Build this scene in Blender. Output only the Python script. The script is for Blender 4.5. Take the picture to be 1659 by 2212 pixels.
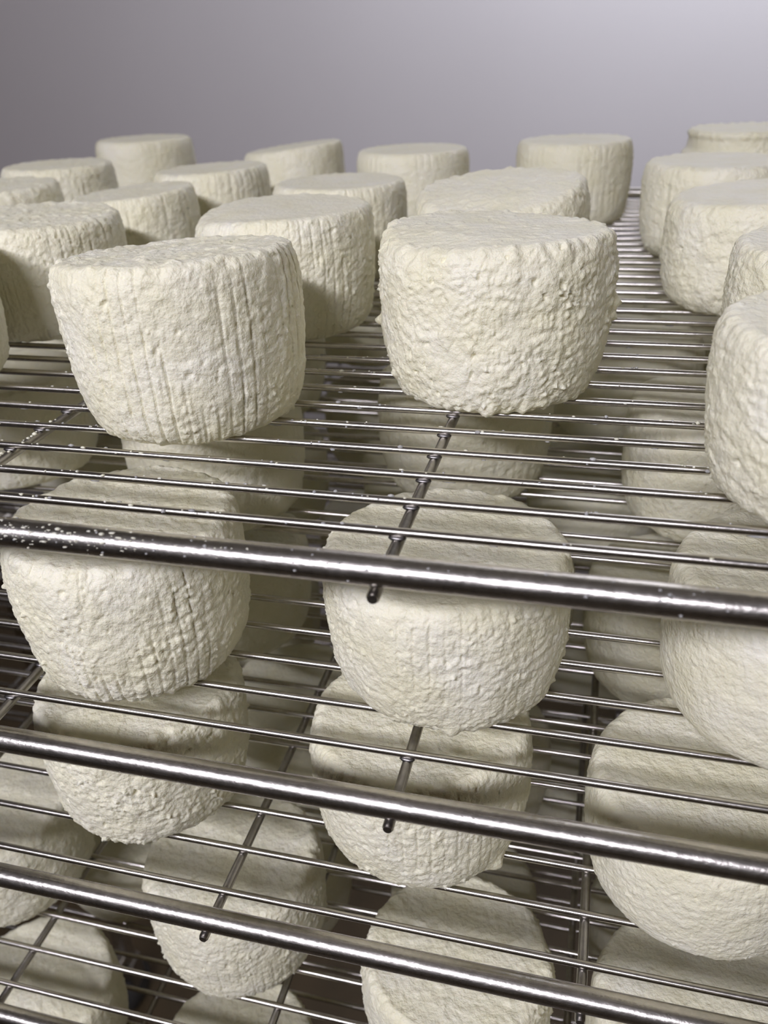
import bpy, bmesh, math, random
import numpy as np
from mathutils import Vector, Matrix

# ---------------------------------------------------------------- scene, camera, light
for o in list(bpy.data.objects):
    bpy.data.objects.remove(o)
SC = bpy.context.scene
COL = SC.collection
U = 0.016                       # one wire pitch of the top rack = 16 mm
Z0 = 1.20                       # height of the top rack's wires above the floor


def P(x, y, z):
    return Vector((x * U, y * U, Z0 + z * U))


# camera: pitch down, turned to the left, slight roll
PITCH, YAW, ROLL = 0.5036, 0.2684, -0.0457
cam_d = bpy.data.cameras.new('camera')
cam = bpy.data.objects.new('camera', cam_d)
COL.objects.link(cam)
right = Vector((math.cos(YAW), math.sin(YAW), 0))
fwd = Vector((-math.sin(YAW) * math.cos(PITCH), math.cos(YAW) * math.cos(PITCH), -math.sin(PITCH)))
up = right.cross(fwd)
r2 = math.cos(ROLL) * right + math.sin(ROLL) * up
u2 = -math.sin(ROLL) * right + math.cos(ROLL) * up
M = Matrix((r2, u2, -fwd)).transposed().to_4x4()
M.translation = P(0, 0, 6.574)
cam.matrix_world = M
cam_d.sensor_fit = 'VERTICAL'
cam_d.sensor_height = 36.0
cam_d.lens = 1801.0 / 2212.0 * 36.0
cam_d.clip_start = 0.01
cam_d.dof.use_dof = True
cam_d.dof.focus_distance = 16.2 * U
cam_d.dof.aperture_fstop = 15.0
SC.camera = cam

SC.view_settings.view_transform = 'Standard'
SC.view_settings.look = 'None'
SC.view_settings.gamma = 1.0
SC.view_settings.exposure = 0.0
SC.view_settings.use_curve_mapping = False

wd = bpy.data.worlds.new('world')
SC.world = wd
wd.use_nodes = True
wd.node_tree.nodes['Background'].inputs[0].default_value = (0.9, 0.92, 1.0, 1)
wd.node_tree.nodes['Background'].inputs[1].default_value = 0.02

TUBE_POS = (-0.36, -0.78, 1.93)     # long tube lamp behind the photographer
TUBE_W = 21.0
PANEL_POS = (0.28, 1.08, 2.18)      # wall washer lamp hung near the back wall
PANEL_W = 23.0


def area(name, loc, aim, sx, sy, power, colr, parent=None):
    d = bpy.data.lights.new(name, 'AREA')
    d.shape = 'RECTANGLE'
    d.size = sx
    d.size_y = sy
    d.energy = power
    d.color = colr
    o = bpy.data.objects.new(name, d)
    COL.objects.link(o)
    o.location = loc
    v = Vector(aim) - Vector(loc)
    o.rotation_euler = v.to_track_quat('-Z', 'Y').to_euler()
    return o


area('tube_light', TUBE_POS, P(-4, 18, 0), 1.00, 0.055, TUBE_W, (0.89, 0.87, 1.0))
area('panel_light', PANEL_POS, (0.27, 1.70, 2.14), 0.50, 0.12, PANEL_W, (0.79, 0.86, 1.0))


# ---------------------------------------------------------------- helpers
def obj(name, me, mat=None, parent=None, loc=None):
    o = bpy.data.objects.new(name, me)
    COL.objects.link(o)
    if mat and not me.materials:
        me.materials.append(mat)
    if parent:
        o.parent = parent
    if loc is not None:
        o.location = loc
    return o


def empty(name, loc=(0, 0, 0)):
    o = bpy.data.objects.new(name, None)
    COL.objects.link(o)
    o.location = loc
    o.empty_display_size = 0.02
    return o


def tag(o, label, cat, group=None):
    o['label'] = label
    o['category'] = cat
    if group:
        o['group'] = group
    return o


def mesh_from(name, verts, faces, smooth=True):
    me = bpy.data.meshes.new(name)
    me.from_pydata([tuple(v) for v in verts], [], faces)
    if smooth:
        me.polygons.foreach_set('use_smooth', [True] * len(me.polygons))
    me.update()
    return me


def rod(name, axis, length, r, seg=16, cap=0.25):
    """round rod with softened ends, starting at the origin along an axis"""
    prof = [(0.0, 0.0), (0.0, r * 0.75), (r * cap, r), (length - r * cap, r), (length, r * 0.75), (length, 0.0)]
    vs, fs = [], []
    for (t, rr) in prof:
        for k in range(seg):
            a = 2 * math.pi * k / seg
            c, s = rr * math.cos(a), rr * math.sin(a)
            vs.append((t, c, s) if axis == 'x' else ((c, t, s) if axis == 'y' else (c, s, t)))
    for i in range(len(prof) - 1):
        for k in range(seg):
            a, b = i * seg + k, i * seg + (k + 1) % seg
            f = (a, b, b + seg, a + seg)
            fs.append(f if axis != 'x' else f[::-1])
    me = mesh_from(name, vs, fs)
    bm = bmesh.new()
    bm.from_mesh(me)
    bmesh.ops.remove_doubles(bm, verts=bm.verts, dist=1e-7)
    bmesh.ops.recalc_face_normals(bm, faces=bm.faces)
    bm.to_mesh(me)
    bm.free()
    try:
        me.set_sharp_from_angle(angle=math.radians(40))
    except Exception:
        pass
    return me


def box_mesh(name, x0, x1, y0, y1, z0, z1, bev=0.0):
    bm = bmesh.new()
    bmesh.ops.create_cube(bm, size=1.0)
    for v in bm.verts:
        v.co = Vector(((x0 + x1) / 2 + v.co.x * (x1 - x0), (y0 + y1) / 2 + v.co.y * (y1 - y0), (z0 + z1) / 2 + v.co.z * (z1 - z0)))
    if bev:
        bmesh.ops.bevel(bm, geom=list(bm.edges), offset=bev, segments=2, affect='EDGES')
    me = bpy.data.meshes.new(name)
    bm.to_mesh(me)
    bm.free()
    return me


# ---------------------------------------------------------------- materials
def new_mat(name):
    m = bpy.data.materials.new(name)
    m.use_nodes = True
    nt = m.node_tree
    return m, nt, nt.nodes['Principled BSDF']


def N(nt, kind, **kw):
    n = nt.nodes.new(kind)
    for k, v in kw.items():
        setattr(n, k, v)
    return n


def ramp(nt, fac, stops):
    r = N(nt, 'ShaderNodeValToRGB')
    els = r.color_ramp.elements
    while len(els) < len(stops):
        els.new(0.5)
    for e, (p, c) in zip(els, stops):
        e.position = p
        e.color = (c[0], c[1], c[2], 1)
    nt.links.new(fac, r.inputs[0])
    return r.outputs[0]


def noise(nt, vec, scale, detail=4, rough=0.55):
    n = N(nt, 'ShaderNodeTexNoise')
    n.inputs['Scale'].default_value = scale
    n.inputs['Detail'].default_value = detail
    n.inputs['Roughness'].default_value = rough
    nt.links.new(vec, n.inputs['Vector'])
    return n.outputs[0]


def cheese_material():
    m, nt, b = new_mat('fresh_curd')
    tc = N(nt, 'ShaderNodeTexCoord')
    inf = N(nt, 'ShaderNodeObjectInfo')
    off = N(nt, 'ShaderNodeVectorMath', operation='MULTIPLY_ADD')
    off.inputs[1].default_value = (1, 1, 1)
    sc = N(nt, 'ShaderNodeVectorMath', operation='SCALE')
    nt.links.new(inf.outputs['Location'], sc.inputs[0])
    sc.inputs['Scale'].default_value = 7.3
    nt.links.new(tc.outputs['Object'], off.inputs[0])
    nt.links.new(sc.outputs[0], off.inputs[2])
    vec = off.outputs[0]
    big = noise(nt, vec, 55, 3)
    col = ramp(nt, big, [(0.3, (0.79, 0.755, 0.54)), (0.55, (0.82, 0.79, 0.605)), (0.75, (0.84, 0.815, 0.665))])
    nt.links.new(col, b.inputs['Base Color'])
    b.inputs['Roughness'].default_value = 0.48
    b.inputs['Specular IOR Level'].default_value = 0.35
    b.inputs['Subsurface Weight'].default_value = 0.22
    b.inputs['Subsurface Radius'].default_value = (1.0, 0.75, 0.40)
    b.inputs['Subsurface Scale'].default_value = 0.0035
    rr = noise(nt, vec, 160, 2)
    mr = N(nt, 'ShaderNodeMapRange')
    mr.inputs[3].default_value = 0.36
    mr.inputs[4].default_value = 0.62
    nt.links.new(rr, mr.inputs[0])
    nt.links.new(mr.outputs[0], b.inputs['Roughness'])
    fine = noise(nt, vec, 700, 4, 0.6)
    mid = noise(nt, vec, 300, 3, 0.5)
    add = N(nt, 'ShaderNodeMath', operation='MULTIPLY_ADD')
    nt.links.new(mid, add.inputs[0])
    add.inputs[1].default_value = 1.3
    nt.links.new(fine, add.inputs[2])
    bp = N(nt, 'ShaderNodeBump')
    bp.inputs['Strength'].default_value = 0.75
    bp.inputs['Distance'].default_value = 0.0008
    nt.links.new(add.outputs[0], bp.inputs['Height'])
    nt.links.new(bp.outputs[0], b.inputs['Normal'])
    return m


def steel_material(name, base, rough, grain=(30, 900, 900), bump=0.15):
    m, nt, b = new_mat(name)
    tc = N(nt, 'ShaderNodeTexCoord')
    mp = N(nt, 'ShaderNodeMapping')
    mp.inputs['Scale'].default_value = grain
    nt.links.new(tc.outputs['Object'], mp.inputs[0])
    n1 = noise(nt, mp.outputs[0], 1.0, 4)
    n2 = noise(nt, tc.outputs['Object'], 420, 3)
    b.inputs['Metallic'].default_value = 1.0
    col = ramp(nt, n2, [(0.35, tuple(c * 0.82 for c in base)), (0.7, base)])
    nt.links.new(col, b.inputs['Base Color'])
    mr = N(nt, 'ShaderNodeMapRange')
    mr.inputs[3].default_value = rough * 0.7
    mr.inputs[4].default_value = rough * 1.4
    nt.links.new(n1, mr.inputs[0])
    nt.links.new(mr.outputs[0], b.inputs['Roughness'])
    bp = N(nt, 'ShaderNodeBump')
    bp.inputs['Strength'].default_value = bump
    bp.inputs['Distance'].default_value = 0.0003
    nt.links.new(n2, bp.inputs['Height'])
    nt.links.new(bp.outputs[0], b.inputs['Normal'])
    return m


def plain_material(name, c0, c1, scale, rough, spec=0.5):
    m, nt, b = new_mat(name)
    tc = N(nt, 'ShaderNodeTexCoord')
    n = noise(nt, tc.outputs['Object'], scale, 5)
    nt.links.new(ramp(nt, n, [(0.3, c0), (0.7, c1)]), b.inputs['Base Color'])
    b.inputs['Roughness'].default_value = rough
    b.inputs['Specular IOR Level'].default_value = spec
    return m


CHEESE = cheese_material()
STEEL = steel_material('stainless_wire', (0.60, 0.57, 0.52), 0.22)
BARST = steel_material('stainless_bar', (0.57, 0.54, 0.49), 0.27, (60, 1400, 1400), 0.4)
SUPST = steel_material('dull_steel', (0.42, 0.40, 0.37), 0.32)
WELD = steel_material('weld_steel', (0.22, 0.21, 0.20), 0.35)
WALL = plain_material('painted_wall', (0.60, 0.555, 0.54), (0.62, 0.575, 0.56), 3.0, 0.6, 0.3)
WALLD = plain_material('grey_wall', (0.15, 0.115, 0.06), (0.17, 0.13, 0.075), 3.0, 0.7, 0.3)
FLOORM = plain_material('brown_floor', (0.060, 0.042, 0.018), (0.085, 0.058, 0.026), 14.0, 0.55)
CEIL = plain_material('ceiling_paint', (0.24, 0.22, 0.18), (0.26, 0.235, 0.195), 4.0, 0.7, 0.3)
LAMPW = plain_material('lamp_housing_white', (0.75, 0.75, 0.75), (0.78, 0.78, 0.78), 8.0, 0.5)
RUBBER = plain_material('grey_rubber', (0.06, 0.06, 0.06), (0.08, 0.08, 0.08), 60.0, 0.7)

WHEY, _nt, _b = new_mat('whey')
_tc = N(_nt, 'ShaderNodeTexCoord')
_b.inputs['Roughness'].default_value = 0.12
_nt.links.new(ramp(_nt, noise(_nt, _tc.outputs['Object'], 500, 2), [(0.3, (0.62, 0.62, 0.60)), (0.7, (0.80, 0.80, 0.78))]), _b.inputs['Base Color'])
_b.inputs['Transmission Weight'].default_value = 0.55
_b.inputs['IOR'].default_value = 1.34

GLOW, _nt, _b = new_mat('lamp_diffuser')
_b.inputs['Base Color'].default_value = (0.9, 0.9, 0.9, 1)
_b.inputs['Emission Color'].default_value = (1, 0.97, 0.93, 1)
_b.inputs['Emission Strength'].default_value = 1.5

# ---------------------------------------------------------------- the room
RX0, RX1, RY0, RY1, RH = -2.10, 1.25, -1.45, 1.70, 2.50


def struct(name, me, mat):
    o = obj(name, me, mat)
    o['kind'] = 'structure'
    return o


T = 0.06
struct('floor', box_mesh('floor', RX0 - T, RX1 + T, RY0 - T, RY1 + T, -T, 0), FLOORM)
struct('ceiling', box_mesh('ceiling', RX0 - T, RX1 + T, RY0 - T, RY1 + T, RH, RH + T), CEIL)
struct('wall_back', box_mesh('wall_back', RX0 - T, RX1 + T, RY1, RY1 + T, 0, RH), WALL)
struct('wall_front', box_mesh('wall_front', RX0 - T, RX1 + T, RY0 - T, RY0, 0, RH), WALLD)
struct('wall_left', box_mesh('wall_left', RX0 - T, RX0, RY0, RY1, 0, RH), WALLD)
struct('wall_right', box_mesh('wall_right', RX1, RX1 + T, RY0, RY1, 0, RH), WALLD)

# ---------------------------------------------------------------- the lamps
tl = tag(empty('tube_lamp', TUBE_POS), 'long white tube lamp hung from the ceiling facing the cheese racks', 'lamp')
_d = (P(-4, 18, 0) - Vector(TUBE_POS)).normalized()
tl.rotation_euler = _d.to_track_quat('-Z', 'Y').to_euler()
obj('housing', box_mesh('housing', -0.53, 0.53, -0.045, 0.045, 0.012, 0.06, 0.004), LAMPW, tl)
obj('diffuser', box_mesh('diffuser', -0.51, 0.51, -0.036, 0.036, 0.003, 0.012, 0.002), GLOW, tl)
bpy.context.view_layer.update()
for sx in (-0.40, 0.40):
    w = tl.matrix_world @ Vector((sx, 0.0, 0.055))
    st = obj('hanger_rod', rod('hanger_rod', 'z', RH - w.z, 0.004, 8), STEEL, tl)
    st.matrix_parent_inverse = tl.matrix_world.inverted()
    st.location = w
pl = tag(empty('wall_washer_lamp', PANEL_POS), 'short white lamp box hung near the pale wall and turned towards it', 'lamp')
_d = (Vector((0.27, 1.70, 2.14)) - Vector(PANEL_POS)).normalized()
pl.rotation_euler = _d.to_track_quat('-Z', 'Y').to_euler()
obj('housing', box_mesh('housing', -0.27, 0.27, -0.075, 0.075, 0.012, 0.06, 0.004), LAMPW, pl)
obj('diffuser', box_mesh('diffuser', -0.255, 0.255, -0.065, 0.065, 0.003, 0.012, 0.002), GLOW, pl)
bpy.context.view_layer.update()
w = pl.matrix_world @ Vector((0.0, 0.0, 0.055))
st = obj('hanger_rod', rod('hanger_rod', 'z', RH - w.z, 0.004, 8), STEEL, pl)
st.matrix_parent_inverse = pl.matrix_world.inverted()
st.location = w

# ---------------------------------------------------------------- wire racks
RW, RB, RS = 0.078, 0.238, 0.10
YB, YBACK = 9.546, 44.2
XL, XR = -38.0, 15.0
RACKZ = [0.0, -4.698, -8.944, -14.824, -20.2]
RACKY0 = [10.906, 10.897, 10.332, 10.376, 10.6]
RACKS = [1.0, 1.056, 1.094, 1.033, 1.05]
SUPX = [(-2.792, 8.43), (-2.755, 8.41), (-6.805, 7.52), (-6.603, 7.27), (-5.0, 7.3)]
RACKNAME = ['topmost wire rack with wet droplets along its wires',
            'second wire rack from the top with a clean shiny front bar',
            'third wire rack from the top with scratches on its front bar',
            'fourth wire rack counted down from the top',
            'lowest wire rack of the trolley']
wire_me = rod('wire', 'x', (XR - XL) * U, RW * U, 14)
bar_me = rod('front_bar', 'x', (XR - XL) * U, RB * U, 28)
sup_me = rod('support_rod', 'y', (YBACK + 0.35 - 9.30) * U, RS * U, 14, 0.5)
end_me = rod('end_bar', 'y', (YBACK - YB) * U, RB * U * 0.8, 16)


def blob_mesh(name, rx, ry, rz, sub=2):
    bm = bmesh.new()
    bmesh.ops.create_icosphere(bm, subdivisions=sub, radius=1.0)
    for v in bm.verts:
        v.co = Vector((v.co.x * rx, v.co.y * ry, v.co.z * rz))
    for f in bm.faces:
        f.smooth = True
    me = bpy.data.meshes.new(name)
    bm.to_mesh(me)
    bm.free()
    return me


weld_me = blob_mesh('weld', 0.15 * U, 0.075 * U, 0.05 * U)
wire_me.materials.append(STEEL)
bar_me.materials.append(BARST)
sup_me.materials.append(SUPST)
end_me.materials.append(BARST)
weld_me.materials.append(WELD)
RACKS_OBJ = []
for ri, z in enumerate(RACKZ):
    root = tag(empty('wire_rack', P(XL, YB, z)), RACKNAME[ri], 'wire rack', 'stainless racks of the trolley')
    base = root.location

    def put(name, me, x, y, zz):
        return obj(name, me, None, root, P(x, y, zz) - base)
    put('front_bar', bar_me, XL, YB, z + RB - RW)
    put('back_bar', bar_me, XL, YBACK, z + RB - RW)
    put('end_bar', end_me, XL, YB, z + RB - RW)
    put('end_bar', end_me, XR, YB, z + RB - RW)
    y = RACKY0[ri]
    ys = []
    while y < YBACK - 0.6:
        put('wire', wire_me, XL, y, z)
        ys.append(y)
        y += RACKS[ri]
    x0, dx = SUPX[ri]
    k = -int((x0 - XL) / dx)
    while x0 + k * dx < XR - 0.5:
        sx = x0 + k * dx
        s = put('support_rod', sup_me, sx, 9.30, z - RW - RS)
        if -16 < sx < 6 and ri < 2:
            for yy in ys[:9 if ri == 0 else 5]:
                obj('weld', weld_me, None, s, P(sx, yy - 0.05, z - RW * 0.95) - P(sx, 9.30, z - RW - RS))
        k += 1
    RACKS_OBJ.append((root, ys))

# droplets of whey and specks of curd on the racks (too many to count)
rnd = random.Random(5)
unit = bmesh.new()
bmesh.ops.create_icosphere(unit, subdivisions=1, radius=1.0)
UV_ = [v.co.copy() for v in unit.verts]
UF_ = [tuple(v.index for v in f.verts) for f in unit.faces]
unit.free()


class Blobs:
    def __init__(self):
        self.v, self.f = [], []

    def add(self, c, rx, ry, rz, jit=0.0):
        b = len(self.v)
        for p in UV_:
            j = 1 + jit * rnd.uniform(-1, 1)
            self.v.append((c.x + p.x * rx * j, c.y + p.y * ry * j, c.z + p.z * rz * j))
        self.f += [tuple(i + b for i in t) for t in UF_]


def on_rod(x, yc, zc, r, ang):
    return P(x, yc + math.sin(ang) * r, zc + math.cos(ang) * r)


root, ys = RACKS_OBJ[0]
dr = Blobs()
for wi, y in enumerate(ys[:14]):
    n = 24 if wi < 8 else 10
    for _ in range(n):
        x = rnd.uniform(-12.5, 5.5)
        a = rnd.choice([rnd.gauss(-0.5, 0.5), rnd.gauss(0.2, 0.5), math.pi + rnd.gauss(0, 0.3)])
        s = rnd.choice([0.018, 0.022, 0.03, 0.045]) * U
        c = on_rod(x, y, 0, RW * 0.98, a)
        if abs(abs(a) - math.pi) < 0.7:
            dr.add(c, s * rnd.uniform(1.5, 5.0), s * 0.9, s * 0.8)
        else:
            dr.add(c, s * rnd.uniform(0.8, 1.7), s, s * 0.8)
for _ in range(60):
    x = rnd.uniform(-10.5, 4)
    a = rnd.gauss(-0.7, 0.6)
    s = rnd.uniform(0.012, 0.03) * U
    dr.add(on_rod(x, YB, RB - RW, RB * 0.99, a), s * 1.2, s, s * 0.7)
o = obj('whey_droplets', mesh_from('whey_droplets', [Vector(v) - root.location for v in dr.v], dr.f), WHEY, root)
o['kind'] = 'stuff'
cd = Blobs()
for _ in range(330):
    x = -10.6 + abs(rnd.gauss(0, 2.3))
    a = rnd.gauss(-0.75, 0.55)
    s = min(0.05, 0.007 + abs(rnd.gauss(0, 0.013))) * U
    cd.add(on_rod(x, YB, RB - RW, RB * 0.985, a), s * rnd.uniform(0.7, 1.9), s, s * 0.3, 0.4)
for wi, y in enumerate(ys[:9]):
    for _ in range(20):
        x = rnd.choice([rnd.uniform(-12.5, -5), rnd.uniform(-12.5, 5)])
        s = min(0.05, 0.012 + abs(rnd.gauss(0, 0.014))) * U
        cd.add(on_rod(x, y, 0, RW, rnd.gauss(-0.2, 0.5)), s * rnd.uniform(0.8, 2.0), s, s * 0.6, 0.25)
for yy in np.arange(11.0, 14.5, 0.11):
    s = rnd.uniform(0.02, 0.06) * U
    cd.add(P(-11.22 + rnd.uniform(-0.05, 0.05), float(yy), -RW - RS + RS), s, s, s * 0.6, 0.25)
o = obj('curd_specks', mesh_from('curd_specks', [Vector(v) - root.location for v in cd.v], cd.f), CHEESE, root)
o['kind'] = 'stuff'

# the trolley that carries the racks (its uprights stand outside the photograph)
tr = tag(empty('rack_trolley', P(XL, YB, 0) * 1.0), 'stainless trolley frame carrying the stacked wire racks', 'trolley')
tr.location.z = 0
tb = tr.location


def tput(name, me, mat, loc, parent=tr):
    return obj(name, me, mat, parent, Vector(loc) - tb)


for x in (XL - 0.9, XR + 0.9):
    for y in (YB + 3, YBACK - 3):
        p = P(x, y, 0)
        tput('upright', box_mesh('upright', -0.0105, 0.0105, -0.0105, 0.0105, 0.10, Z0 + 0.16, 0.002), BARST, (p.x, p.y, 0))
        c = tput('caster', box_mesh('caster', -0.012, 0.012, -0.016, 0.016, 0.045, 0.10, 0.002), SUPST, (p.x, p.y, 0))
        wh = obj('wheel', rod('wheel', 'x', 0.022, 0.035, 24, 0.15), RUBBER, c, (-0.011, 0, 0.035))
    px = P(x, 0, 0).x
    y0_, y1_ = P(0, YB + 3, 0).y, P(0, YBACK - 3, 0).y
    for zc in (0.12, Z0 + 0.14):
        tput('cross_rail', box_mesh('cross_rail', -0.008, 0.008, y0_, y1_, -0.008, 0.008, 0.002), BARST, (px, 0, zc))
    sgn = 1 if x < 0 else -1
    for z in RACKZ:
        zc = P(0, 0, z - RW - 2 * RS).z
        a, b = sorted((sgn * -0.006, sgn * 0.030))
        tput('runner', box_mesh('runner', a, b, y0_ - 0.03, y1_ + 0.03, -0.004, 0.0, 0.0008), BARST, (px, 0, zc))

# ---------------------------------------------------------------- cheeses
_rng = np.random.RandomState(11)
_G = _rng.normal(size=(1024, 3))
_G /= np.linalg.norm(_G, axis=1, keepdims=True)


def pn(p):
    i = np.floor(p).astype(np.int64)
    f = p - i
    w = f * f * f * (f * (f * 6 - 15) + 10)
    out = np.zeros(len(p))
    for dx in (0, 1):
        for dy in (0, 1):
            for dz in (0, 1):
                h = ((i[:, 0] + dx) * 73856093) ^ ((i[:, 1] + dy) * 19349663) ^ ((i[:, 2] + dz) * 83492791)
                h = (h ^ (h >> 13)) & 1023
                g = _G[h]
                d = f - np.array([dx, dy, dz])
                ww = (w[:, 0] if dx else 1 - w[:, 0]) * (w[:, 1] if dy else 1 - w[:, 1]) * (w[:, 2] if dz else 1 - w[:, 2])
                out += ww * np.einsum('ij,ij->i', g, d)
    return out * 1.6


def sstep(a, b, x):
    t = np.clip((x - a) / (b - a), 0, 1)
    return t * t * (3 - 2 * t)


PROF = [(0.0, 0.78), (0.015, 0.835), (0.05, 0.885), (0.12, 0.928), (0.25, 0.965), (0.45, 0.992), (0.66, 1.0),
        (0.82, 0.995), (0.91, 0.98), (0.96, 0.957), (0.987, 0.925), (1.0, 0.88)]


def profile(nb, ns, ntop):
    pz = np.array([a for a, b in PROF])
    pr = np.array([b for a, b in PROF])
    d = np.concatenate([[0], np.cumsum(np.hypot(np.diff(pz) * 1.28, np.diff(pr)))])
    t = np.linspace(0, d[-1], ns)
    z, r = np.interp(t, d, pz), np.interp(t, d, pr)
    for _ in range(max(1, ns // 30)):
        z[1:-1] = (z[:-2] + 2 * z[1:-1] + z[2:]) / 4
        r[1:-1] = (r[:-2] + 2 * r[1:-1] + r[2:]) / 4
    rb = np.linspace(0.06, r[0], nb + 1)[:-1]
    rt = np.linspace(r[-1], 0.025, ntop + 1)[1:]
    R = np.concatenate([rb, r, rt])
    Z = np.concatenate([np.zeros(nb), z, np.ones(ntop)])
    return R, Z


def cheese_mesh(name, seed, R, h, ridge=0.5, rough=1.0, top=0.6, tilt=(0, 0), bumps=(), slump=None, res=2, ledge=0.0):
    nt, nb, ns, ntop = [(0, 0, 0, 0), (110, 3, 30, 12), (220, 5, 56, 26), (400, 8, 96, 46)][res]
    pr, pz = profile(nb, ns, ntop)
    th = np.linspace(0, 2 * np.pi, nt, endpoint=False)
    th = th - (0.42 if res > 1 else 0.0) * np.sin(th + np.pi / 2)
    TH, _ = np.meshgrid(th, pr)
    RR = np.repeat(pr[:, None], nt, 1)
    ZZ = np.repeat(pz[:, None], nt, 1)
    n = len(pr)
    # profile normal (r, z)
    dr = np.gradient(pr * R)
    dz = np.gradient(pz * h)
    ln = np.hypot(dr, dz) + 1e-9
    nr, nz = dz / ln, -dr / ln
    NR = np.repeat(nr[:, None], nt, 1).ravel()
    NZ = np.repeat(nz[:, None], nt, 1).ravel()
    TH, RR, ZZ = TH.ravel(), RR.ravel(), ZZ.ravel()
    c, s = np.cos(TH), np.sin(TH)
    so = np.array([seed * 13.7, seed * 7.1, seed * 3.3])
    mm = np.stack([RR * R * c, RR * R * s, ZZ * h], 1) * U * 1000.0      # millimetres
    wob = 0.022 * pn(np.stack([c * 0.9, s * 0.9, ZZ * 0.8], 1) + so) + 0.010 * pn(np.stack([c * 2.1, s * 2.1, ZZ * 1.6], 1) + so + 9)
    side = sstep(0.25, 0.8, NR)
    upf = sstep(0.4, 0.9, NZ)
    bot = ((ZZ < 0.001) & (RR < 0.80)).astype(float)
    # curd grain: billowy lumps with creases between them
    q1 = mm * np.array([1, 1, 1.25])
    warp = np.stack([pn(mm / 7 + so + 31), pn(mm / 7 + so + 47), pn(mm / 7 + so + 63)], 1)
    b1 = np.abs(pn((q1 + warp * 3.0) / 5.6 + so + 3))
    b2 = np.abs(pn((q1 + warp * 2.0) / 2.7 + so + 17))
    b3 = np.abs(pn(mm / 1.5 + so + 29))
    patch = sstep(-0.25, 0.35, pn(mm / 17 + so + 71))
    lump = (0.62 * b1 + 0.62 * b2 * (0.35 + 0.65 * patch) + 0.40 * b3 * (0.4 + 0.6 * patch)) - 0.42
    big = pn(mm / 15 + so + 5)
    d = rough * side * (1.15 * lump + 0.50 * big)
    # grooves left by the basket mould
    fine = TH / (2 * np.pi) * 54 + 0.10 * pn(mm / 14 + so + 77)
    fr = np.abs((fine % 1.0) - 0.5) * 2
    groove = -sstep(0.72, 1.0, fr)
    strip = pn(np.stack([np.floor(fine + 0.5) % 54 * 1.37, mm[:, 2] / 12, 0 * TH], 1) + so)
    gm = sstep(-0.25, 0.35, pn(mm * np.array([1, 1, 0.5]) / 14 + so + 91)) * (0.55 + 0.45 * sstep(-0.3, 0.3, pn(mm / 6 + so + 95)))
    d += ridge * side * gm * (1.0 * groove + 0.60 * strip)
    # pits and proud crumbs
    pit = pn(mm / 2.6 + so + 101)
    d -= rough * side * 0.9 * sstep(0.52, 0.8, pit)
    crumb = pn(mm / 2.2 + so + 131) * (0.75 + 0.25 * patch)
    d += rough * side * 1.1 * sstep(0.50, 0.85, crumb)
    # top skin
    tl_ = 0.55 * np.abs(pn(mm / 4.5 + so + 201)) + 0.55 * sstep(0.10, 0.75, pn(mm / 3.8 + so + 211)) + 0.35 * pn(mm / 14 + so + 221)
    d += top * upf * (tl_ - 0.15)
    dish = -0.9 * upf * (1 - RR ** 2) + 0.4 * upf * sstep(0.72, 0.9, RR)
    d = d + dish * 0.6
    # loose rim
    rim = np.exp(-((ZZ - 0.985) / 0.05) ** 2) * (RR > 0.85)
    d += rim * rough * 0.8 * pn(np.stack([TH * 9, ZZ * 6, 0 * TH], 1) + so + 151)
    foot = np.exp(-(ZZ / 0.05) ** 2) * (RR > 0.7)
    fl = pn(np.stack([TH * 11, ZZ * 4, 0 * TH], 1) + so + 171)
    for (bt, bh, amp, sg) in bumps:
        dt = (TH - bt + np.pi) % (2 * np.pi) - np.pi
        dd = (dt * R * U * 1000) ** 2 + ((ZZ - bh) * h * U * 1000) ** 2
        d += amp * np.exp(-dd / (2 * sg * sg)) * (side + 0.3)
    d *= (1 - bot) * 0.001
    if ledge:
        d += np.where((ZZ > 0.74) & (RR > 0.5), -0.0022 * ledge * sstep(0.74, 0.79, ZZ) * sstep(0.97, 0.9, ZZ), 0)
    rad = RR * R * U * (1 + wob * (ZZ > 0.0)) + d * NR
    rad += foot * np.clip(fl, -0.3, 1) * 0.0016 * rough
    z = ZZ * h * U + d * NZ
    x, y = rad * c, rad * s
    k = sstep(0.15, 1.0, ZZ)
    z += k * (tilt[0] * x + tilt[1] * y)
    if slump:
        ta, tw, am = slump
        dt = (TH - ta + np.pi) % (2 * np.pi) - np.pi
        z -= am * U * np.exp(-(dt / tw) ** 2) * sstep(0.45, 1.0, RR) * sstep(0.6, 1.0, ZZ)
    z = np.maximum(z, 0.0)
    co = np.stack([x, y, z], 1)
    nv = n * nt
    co = np.concatenate([co, [[0, 0, 0], [0, 0, co[(n - 1) * nt:nv, 2].mean()]]])
    i = np.arange(n - 1)[:, None] * nt
    j = np.arange(nt)[None, :]
    jn = (j + 1) % nt
    quads = np.stack([i + j, i + jn, i + nt + jn, i + nt + j], 2).reshape(-1, 4)
    jj = np.arange(nt)
    t0 = np.stack([np.full(nt, nv), (jj + 1) % nt, jj], 1)
    o2 = (n - 1) * nt
    t1 = np.stack([np.full(nt, nv + 1), o2 + jj, o2 + (jj + 1) % nt], 1)
    me = bpy.data.meshes.new(name)
    me.vertices.add(len(co))
    me.vertices.foreach_set('co', co.astype(np.float32).ravel())
    nl = quads.size + t0.size + t1.size
    npoly = len(quads) + 2 * nt
    me.loops.add(nl)
    me.loops.foreach_set('vertex_index', np.concatenate([quads.ravel(), t0.ravel(), t1.ravel()]).astype(np.int32))
    me.polygons.add(npoly)
    st = np.concatenate([np.arange(len(quads)) * 4, quads.size + np.arange(2 * nt) * 3])
    me.polygons.foreach_set('loop_start', st.astype(np.int32))
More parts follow.
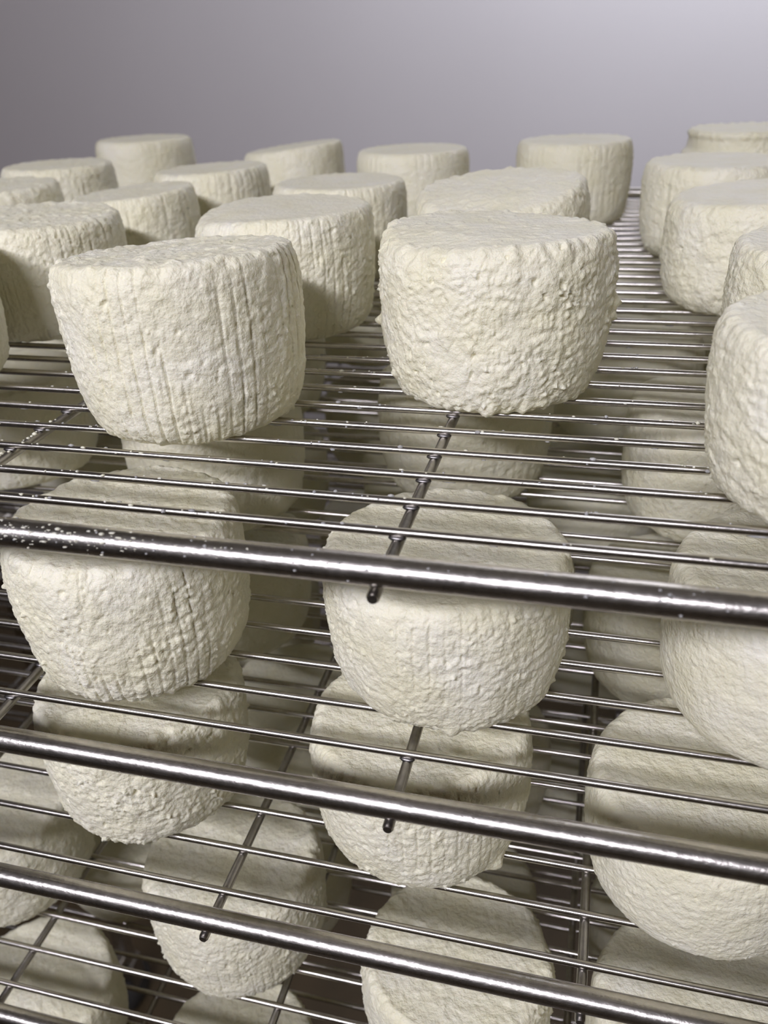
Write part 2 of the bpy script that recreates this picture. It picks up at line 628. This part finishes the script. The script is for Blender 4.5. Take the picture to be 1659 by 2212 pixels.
    me.polygons.foreach_set('use_smooth', np.ones(npoly, dtype=bool))
    me.update(calc_edges=True)
    me.validate()
    me.materials.append(CHEESE)
    return me


GR = ['cheeses on the top rack', 'cheeses on the second rack', 'cheeses on the third rack',
      'cheeses on the fourth rack', 'cheeses on the lowest rack']
PI = math.pi


def place(me, rack, x, y, label, rot=0.0):
    o = obj('fresh_cheese', me, None, None, P(x, y, RACKZ[rack - 1] + RW))
    o.rotation_euler = (0, 0, rot)
    tag(o, label, 'cheese', GR[rack - 1])
    return o


# rack, x, y, radius, height, options, label
BIG = [
    (1, -8.17, 15.16, 2.43, 3.28, dict(res=3, ridge=0.95, rough=0.85, top=1.2, tilt=(0.055, -0.075)),
     'white cheese with grooved side and bumpy wet slanting top, front of the top rack'),
    (1, -2.21, 17.64, 2.42, 3.34, dict(res=3, ridge=0.15, rough=1.35, top=0.7, tilt=(-0.035, -0.045), slump=(-2.2, 0.8, 0.28),
                                       bumps=((0.05, 0.55, 2.4, 1.6), (0.0, 0.48, 1.4, 1.2), (3.3, 0.42, 2.2, 1.2), (-1.5, 0.02, 2.2, 1.8), (-1.15, 0.03, 1.2, 1.2))),
     'lumpy ungrooved white cheese with slumped shoulder above the support rod of the top rack'),
    (1, 4.14, 13.39, 2.42, 2.78, dict(res=3, ridge=0.1, rough=0.95, top=0.3),
     'smooth-topped white cheese at the front edge of the top rack, beside the lumpy one'),
    (1, 4.75, 18.25, 2.38, 2.95, dict(res=3, ridge=0.35, rough=1.0, top=0.4),
     'white cheese between the smooth-topped front cheese and a pebbly one, top rack'),
    (1, 3.85, 25.05, 2.38, 2.90, dict(res=2, ridge=0.25, rough=1.2, top=0.25, tilt=(0.08, 0)),
     'pebbly white cheese with flat top, second row of the top rack beside the bare wires'),
    (1, 3.35, 31.5, 2.38, 2.95, dict(res=2, ridge=0.8, rough=0.8, top=0.35),
     'white cheese with broken top rim, third row of the top rack beside the bare wires'),
    (1, 5.07, 38.97, 2.40, 3.30, dict(res=2, ridge=0.3, rough=1.0, top=0.7, ledge=1.0),
     'tall white cheese with a stepped ledge under its ragged top, back of the top rack'),
    (1, -1.60, 37.53, 2.35, 3.12, dict(res=2, ridge=0.7, rough=0.5, top=0.1),
     'neat drum-shaped white cheese with flat pale top, at the back end of the bare wires'),
    (1, -2.90, 23.97, 2.40, 3.25, dict(res=2, ridge=0.6, rough=1.0, top=1.0, tilt=(0.05, 0.07), slump=(-1.7, 1.0, 0.3)),
     'white cheese with uneven domed top standing directly behind the lumpy front cheese'),
    (1, -7.91, 35.72, 2.31, 3.05, dict(res=2, ridge=0.9, rough=0.4, top=0.1),
     'grooved drum-shaped white cheese with level top in the back row, top rack'),
    (1, -13.98, 38.32, 2.29, 2.98, dict(res=2, ridge=0.7, rough=0.5, top=0.15, tilt=(0.10, 0)),
     'white cheese with smooth sloping top in the back row of the top rack'),
    (1, -22.86, 41.03, 2.42, 3.23, dict(res=2, ridge=0.4, rough=0.5, top=0.25),
     'white cheese standing highest against the darker part of the wall, back row'),
    (1, -8.62, 27.70, 2.20, 2.89, dict(res=2, ridge=1.0, rough=0.6, top=0.3),
     'deeply grooved white cheese behind the smooth flat-topped one, top rack'),
    (1, -14.99, 31.65, 2.22, 2.89, dict(res=2, ridge=0.9, rough=0.6, top=0.3, tilt=(0.03, 0)),
     'white cheese with crumbly grooved rim in the third row, top rack'),
    (1, -8.28, 21.53, 2.35, 3.09, dict(res=3, ridge=0.7, rough=0.8, top=0.2, slump=(-2.6, 0.8, 0.2)),
     'white cheese with smooth flat top right behind the slanting wet-topped one'),
    (1, -15.57, 26.63, 2.12, 2.75, dict(res=2, ridge=1.0, rough=0.7, top=0.6, tilt=(0.07, 0.02)),
     'low white cheese with tilted grooved rim, second row of the top rack'),
    (1, -22.36, 32.74, 2.30, 2.98, dict(res=2, ridge=0.6, rough=0.8, top=0.8),
     'white cheese with beaded top rim in front of the dark wall corner'),
    (1, -20.60, 26.0, 2.38, 3.05, dict(res=2, ridge=0.4, rough=1.0, top=0.8),
     'rounded white cheese half hidden behind the bumpy-topped second-row cheese'),
    (1, -15.36, 20.80, 2.40, 2.98, dict(res=3, ridge=0.7, rough=0.8, top=1.2, tilt=(-0.02, 0)),
     'white cheese with pebbled wet top, lower half in shade, second row of the top rack'),
    (1, -15.95, 15.75, 2.42, 3.10, dict(res=2, ridge=0.3, rough=0.9, top=0.6),
     'white cheese standing alone at the front of the top rack past the grooved one'),
    # second rack
    (2, -9.09, 12.96, 2.41, 3.24, dict(res=3, ridge=0.85, rough=1.05, top=0.8),
     'large rough white cheese at the front of the second rack under the curd-smeared bar'),
    (2, -2.50, 13.51, 2.45, 2.95, dict(res=3, ridge=0.45, rough=0.85, top=0.5, bumps=((-1.35, 0.04, 1.4, 1.6),)),
     'white cheese with fine wormy wrinkles at the front of the second rack'),
    (2, 4.05, 13.63, 2.45, 3.00, dict(res=3, ridge=0.1, rough=0.35, top=0.4),
     'smooth-sided white cheese in shade at the front of the second rack'),
    (2, -10.11, 19.38, 2.45, 3.20, dict(res=2, ridge=0.5, rough=0.7, top=0.4),
     'shaded white cheese behind the large rough one, second rack'),
    (2, -3.58, 22.30, 2.52, 3.25, dict(res=2, ridge=0.4, rough=0.9, top=0.6),
     'white cheese striped by wire shadows behind the wrinkled one, second rack'),
    (2, 3.30, 21.12, 2.45, 3.20, dict(res=2, ridge=0.3, rough=0.8, top=0.6),
     'white cheese striped by wire shadows behind the smooth-sided one, second rack'),
    (2, -17.60, 20.8, 2.40, 3.10, dict(res=2, ridge=0.5, rough=0.7, top=0.4),
     'white cheese under the crossing wires beyond the large rough one, second rack'),
    # third rack
    (3, -9.58, 12.90, 2.36, 3.16, dict(res=3, ridge=0.2, rough=1.3, top=0.6),
     'crumbly white cheese at the front of the third rack with a ragged bottom edge'),
    (3, -3.03, 13.17, 2.39, 3.12, dict(res=3, ridge=0.5, rough=0.85, top=0.4, bumps=((-0.55, 0.08, 2.0, 2.2),)),
     'white cheese with a shadow band and flaky foot at the front of the third rack'),
    (3, 2.95, 13.01, 2.45, 2.70, dict(res=3, ridge=0.1, rough=0.5, top=0.4),
     'broad smooth white cheese, mostly shaded, at the front of the third rack'),
    (3, -10.16, 19.31, 2.40, 3.10, dict(res=2, ridge=0.4, rough=0.7, top=0.4),
     'shaded white cheese behind the crumbly one, third rack'),
    (3, 2.65, 19.61, 2.45, 3.10, dict(res=2, ridge=0.3, rough=0.6, top=0.4),
     'dim white cheese behind the broad smooth one, third rack'),
    # fourth rack
    (4, -8.19, 13.23, 2.35, 3.16, dict(res=3, ridge=0.4, rough=0.9, top=0.6),
     'white cheese beneath the support rod end of the third rack, on the fourth rack'),
    (4, -1.99, 11.89, 2.24, 3.05, dict(res=3, ridge=0.3, rough=1.0, top=0.8),
     'white cheese with crumpled rim and top at the front of the fourth rack'),
    (4, -15.78, 13.59, 2.40, 3.20, dict(res=2, ridge=0.3, rough=1.0, top=0.6),
     'pebbly white cheese at the front of the fourth rack beyond the crossing support'),
    (4, 3.42, 11.86, 2.40, 3.10, dict(res=2, ridge=0.2, rough=0.6, top=0.4),
     'shaded white cheese below the broad smooth one, front of the fourth rack'),
    (5, -14.60, 11.6, 2.40, 3.10, dict(res=2, ridge=0.3, rough=0.8, top=0.8),
     'mottled white cheese seen through the fourth rack, on the lowest rack'),
    (5, -8.05, 11.3, 2.2, 3.0, dict(res=2, ridge=0.3, rough=1.0, top=1.0),
     'white cheese with knobbly top just under the fourth rack wires, lowest rack'),
]
for i, (rk, x, y, R, h, opt, label) in enumerate(BIG):
    place(cheese_mesh('fresh_cheese', i + 1, R, h, **opt), rk, x, y, label)

# cheeses further back on the lower racks, only glimpsed between the others
variants = [cheese_mesh('fresh_cheese_row', 60 + k, 2.38 + 0.05 * k, 3.1, ridge=0.5, rough=0.7, top=0.4, res=1) for k in range(4)]
taken = [(b[0], b[1], b[2]) for b in BIG]
rr = random.Random(3)
ORD = ['', 'top', 'second', 'third', 'fourth', 'lowest']
ROWLAB = ['white cheese at the outer end of the second row, {} rack',
          'shaded white cheese glimpsed between the wires, third row of the {} rack',
          'dark shaded white cheese, fourth row of the {} rack',
          'barely lit white cheese in the rearmost row of the {} rack']
for rk, rows in ((2, (20.0, 26.6, 33.0, 39.2)), (3, (19.8, 26.2, 32.6)), (4, (19.6, 26.0, 32.0)), (5, (18.0, 24.4))):
    for yi, y in enumerate(rows):
        for xi in range(-6, 3):
            x = -2.6 + 6.35 * xi + (3.2 if yi % 2 else 0.0) + rr.uniform(-0.35, 0.35)
            yy = y + rr.uniform(-0.4, 0.4)
            if x < -12 - (yy - 12) * 0.78 or x > 9:
                continue
            if any(t[0] == rk and math.hypot(t[1] - x, t[2] - yy) < 5.1 for t in taken):
                continue
            taken.append((rk, x, yy))
            lab = 'dim white cheese in the second row of the {} rack' if (yi == 0 and rk in (4, 5)) else ROWLAB[yi]
            place(rr.choice(variants), rk, x, yy, lab.format(ORD[rk]), rr.uniform(0, 6.28))
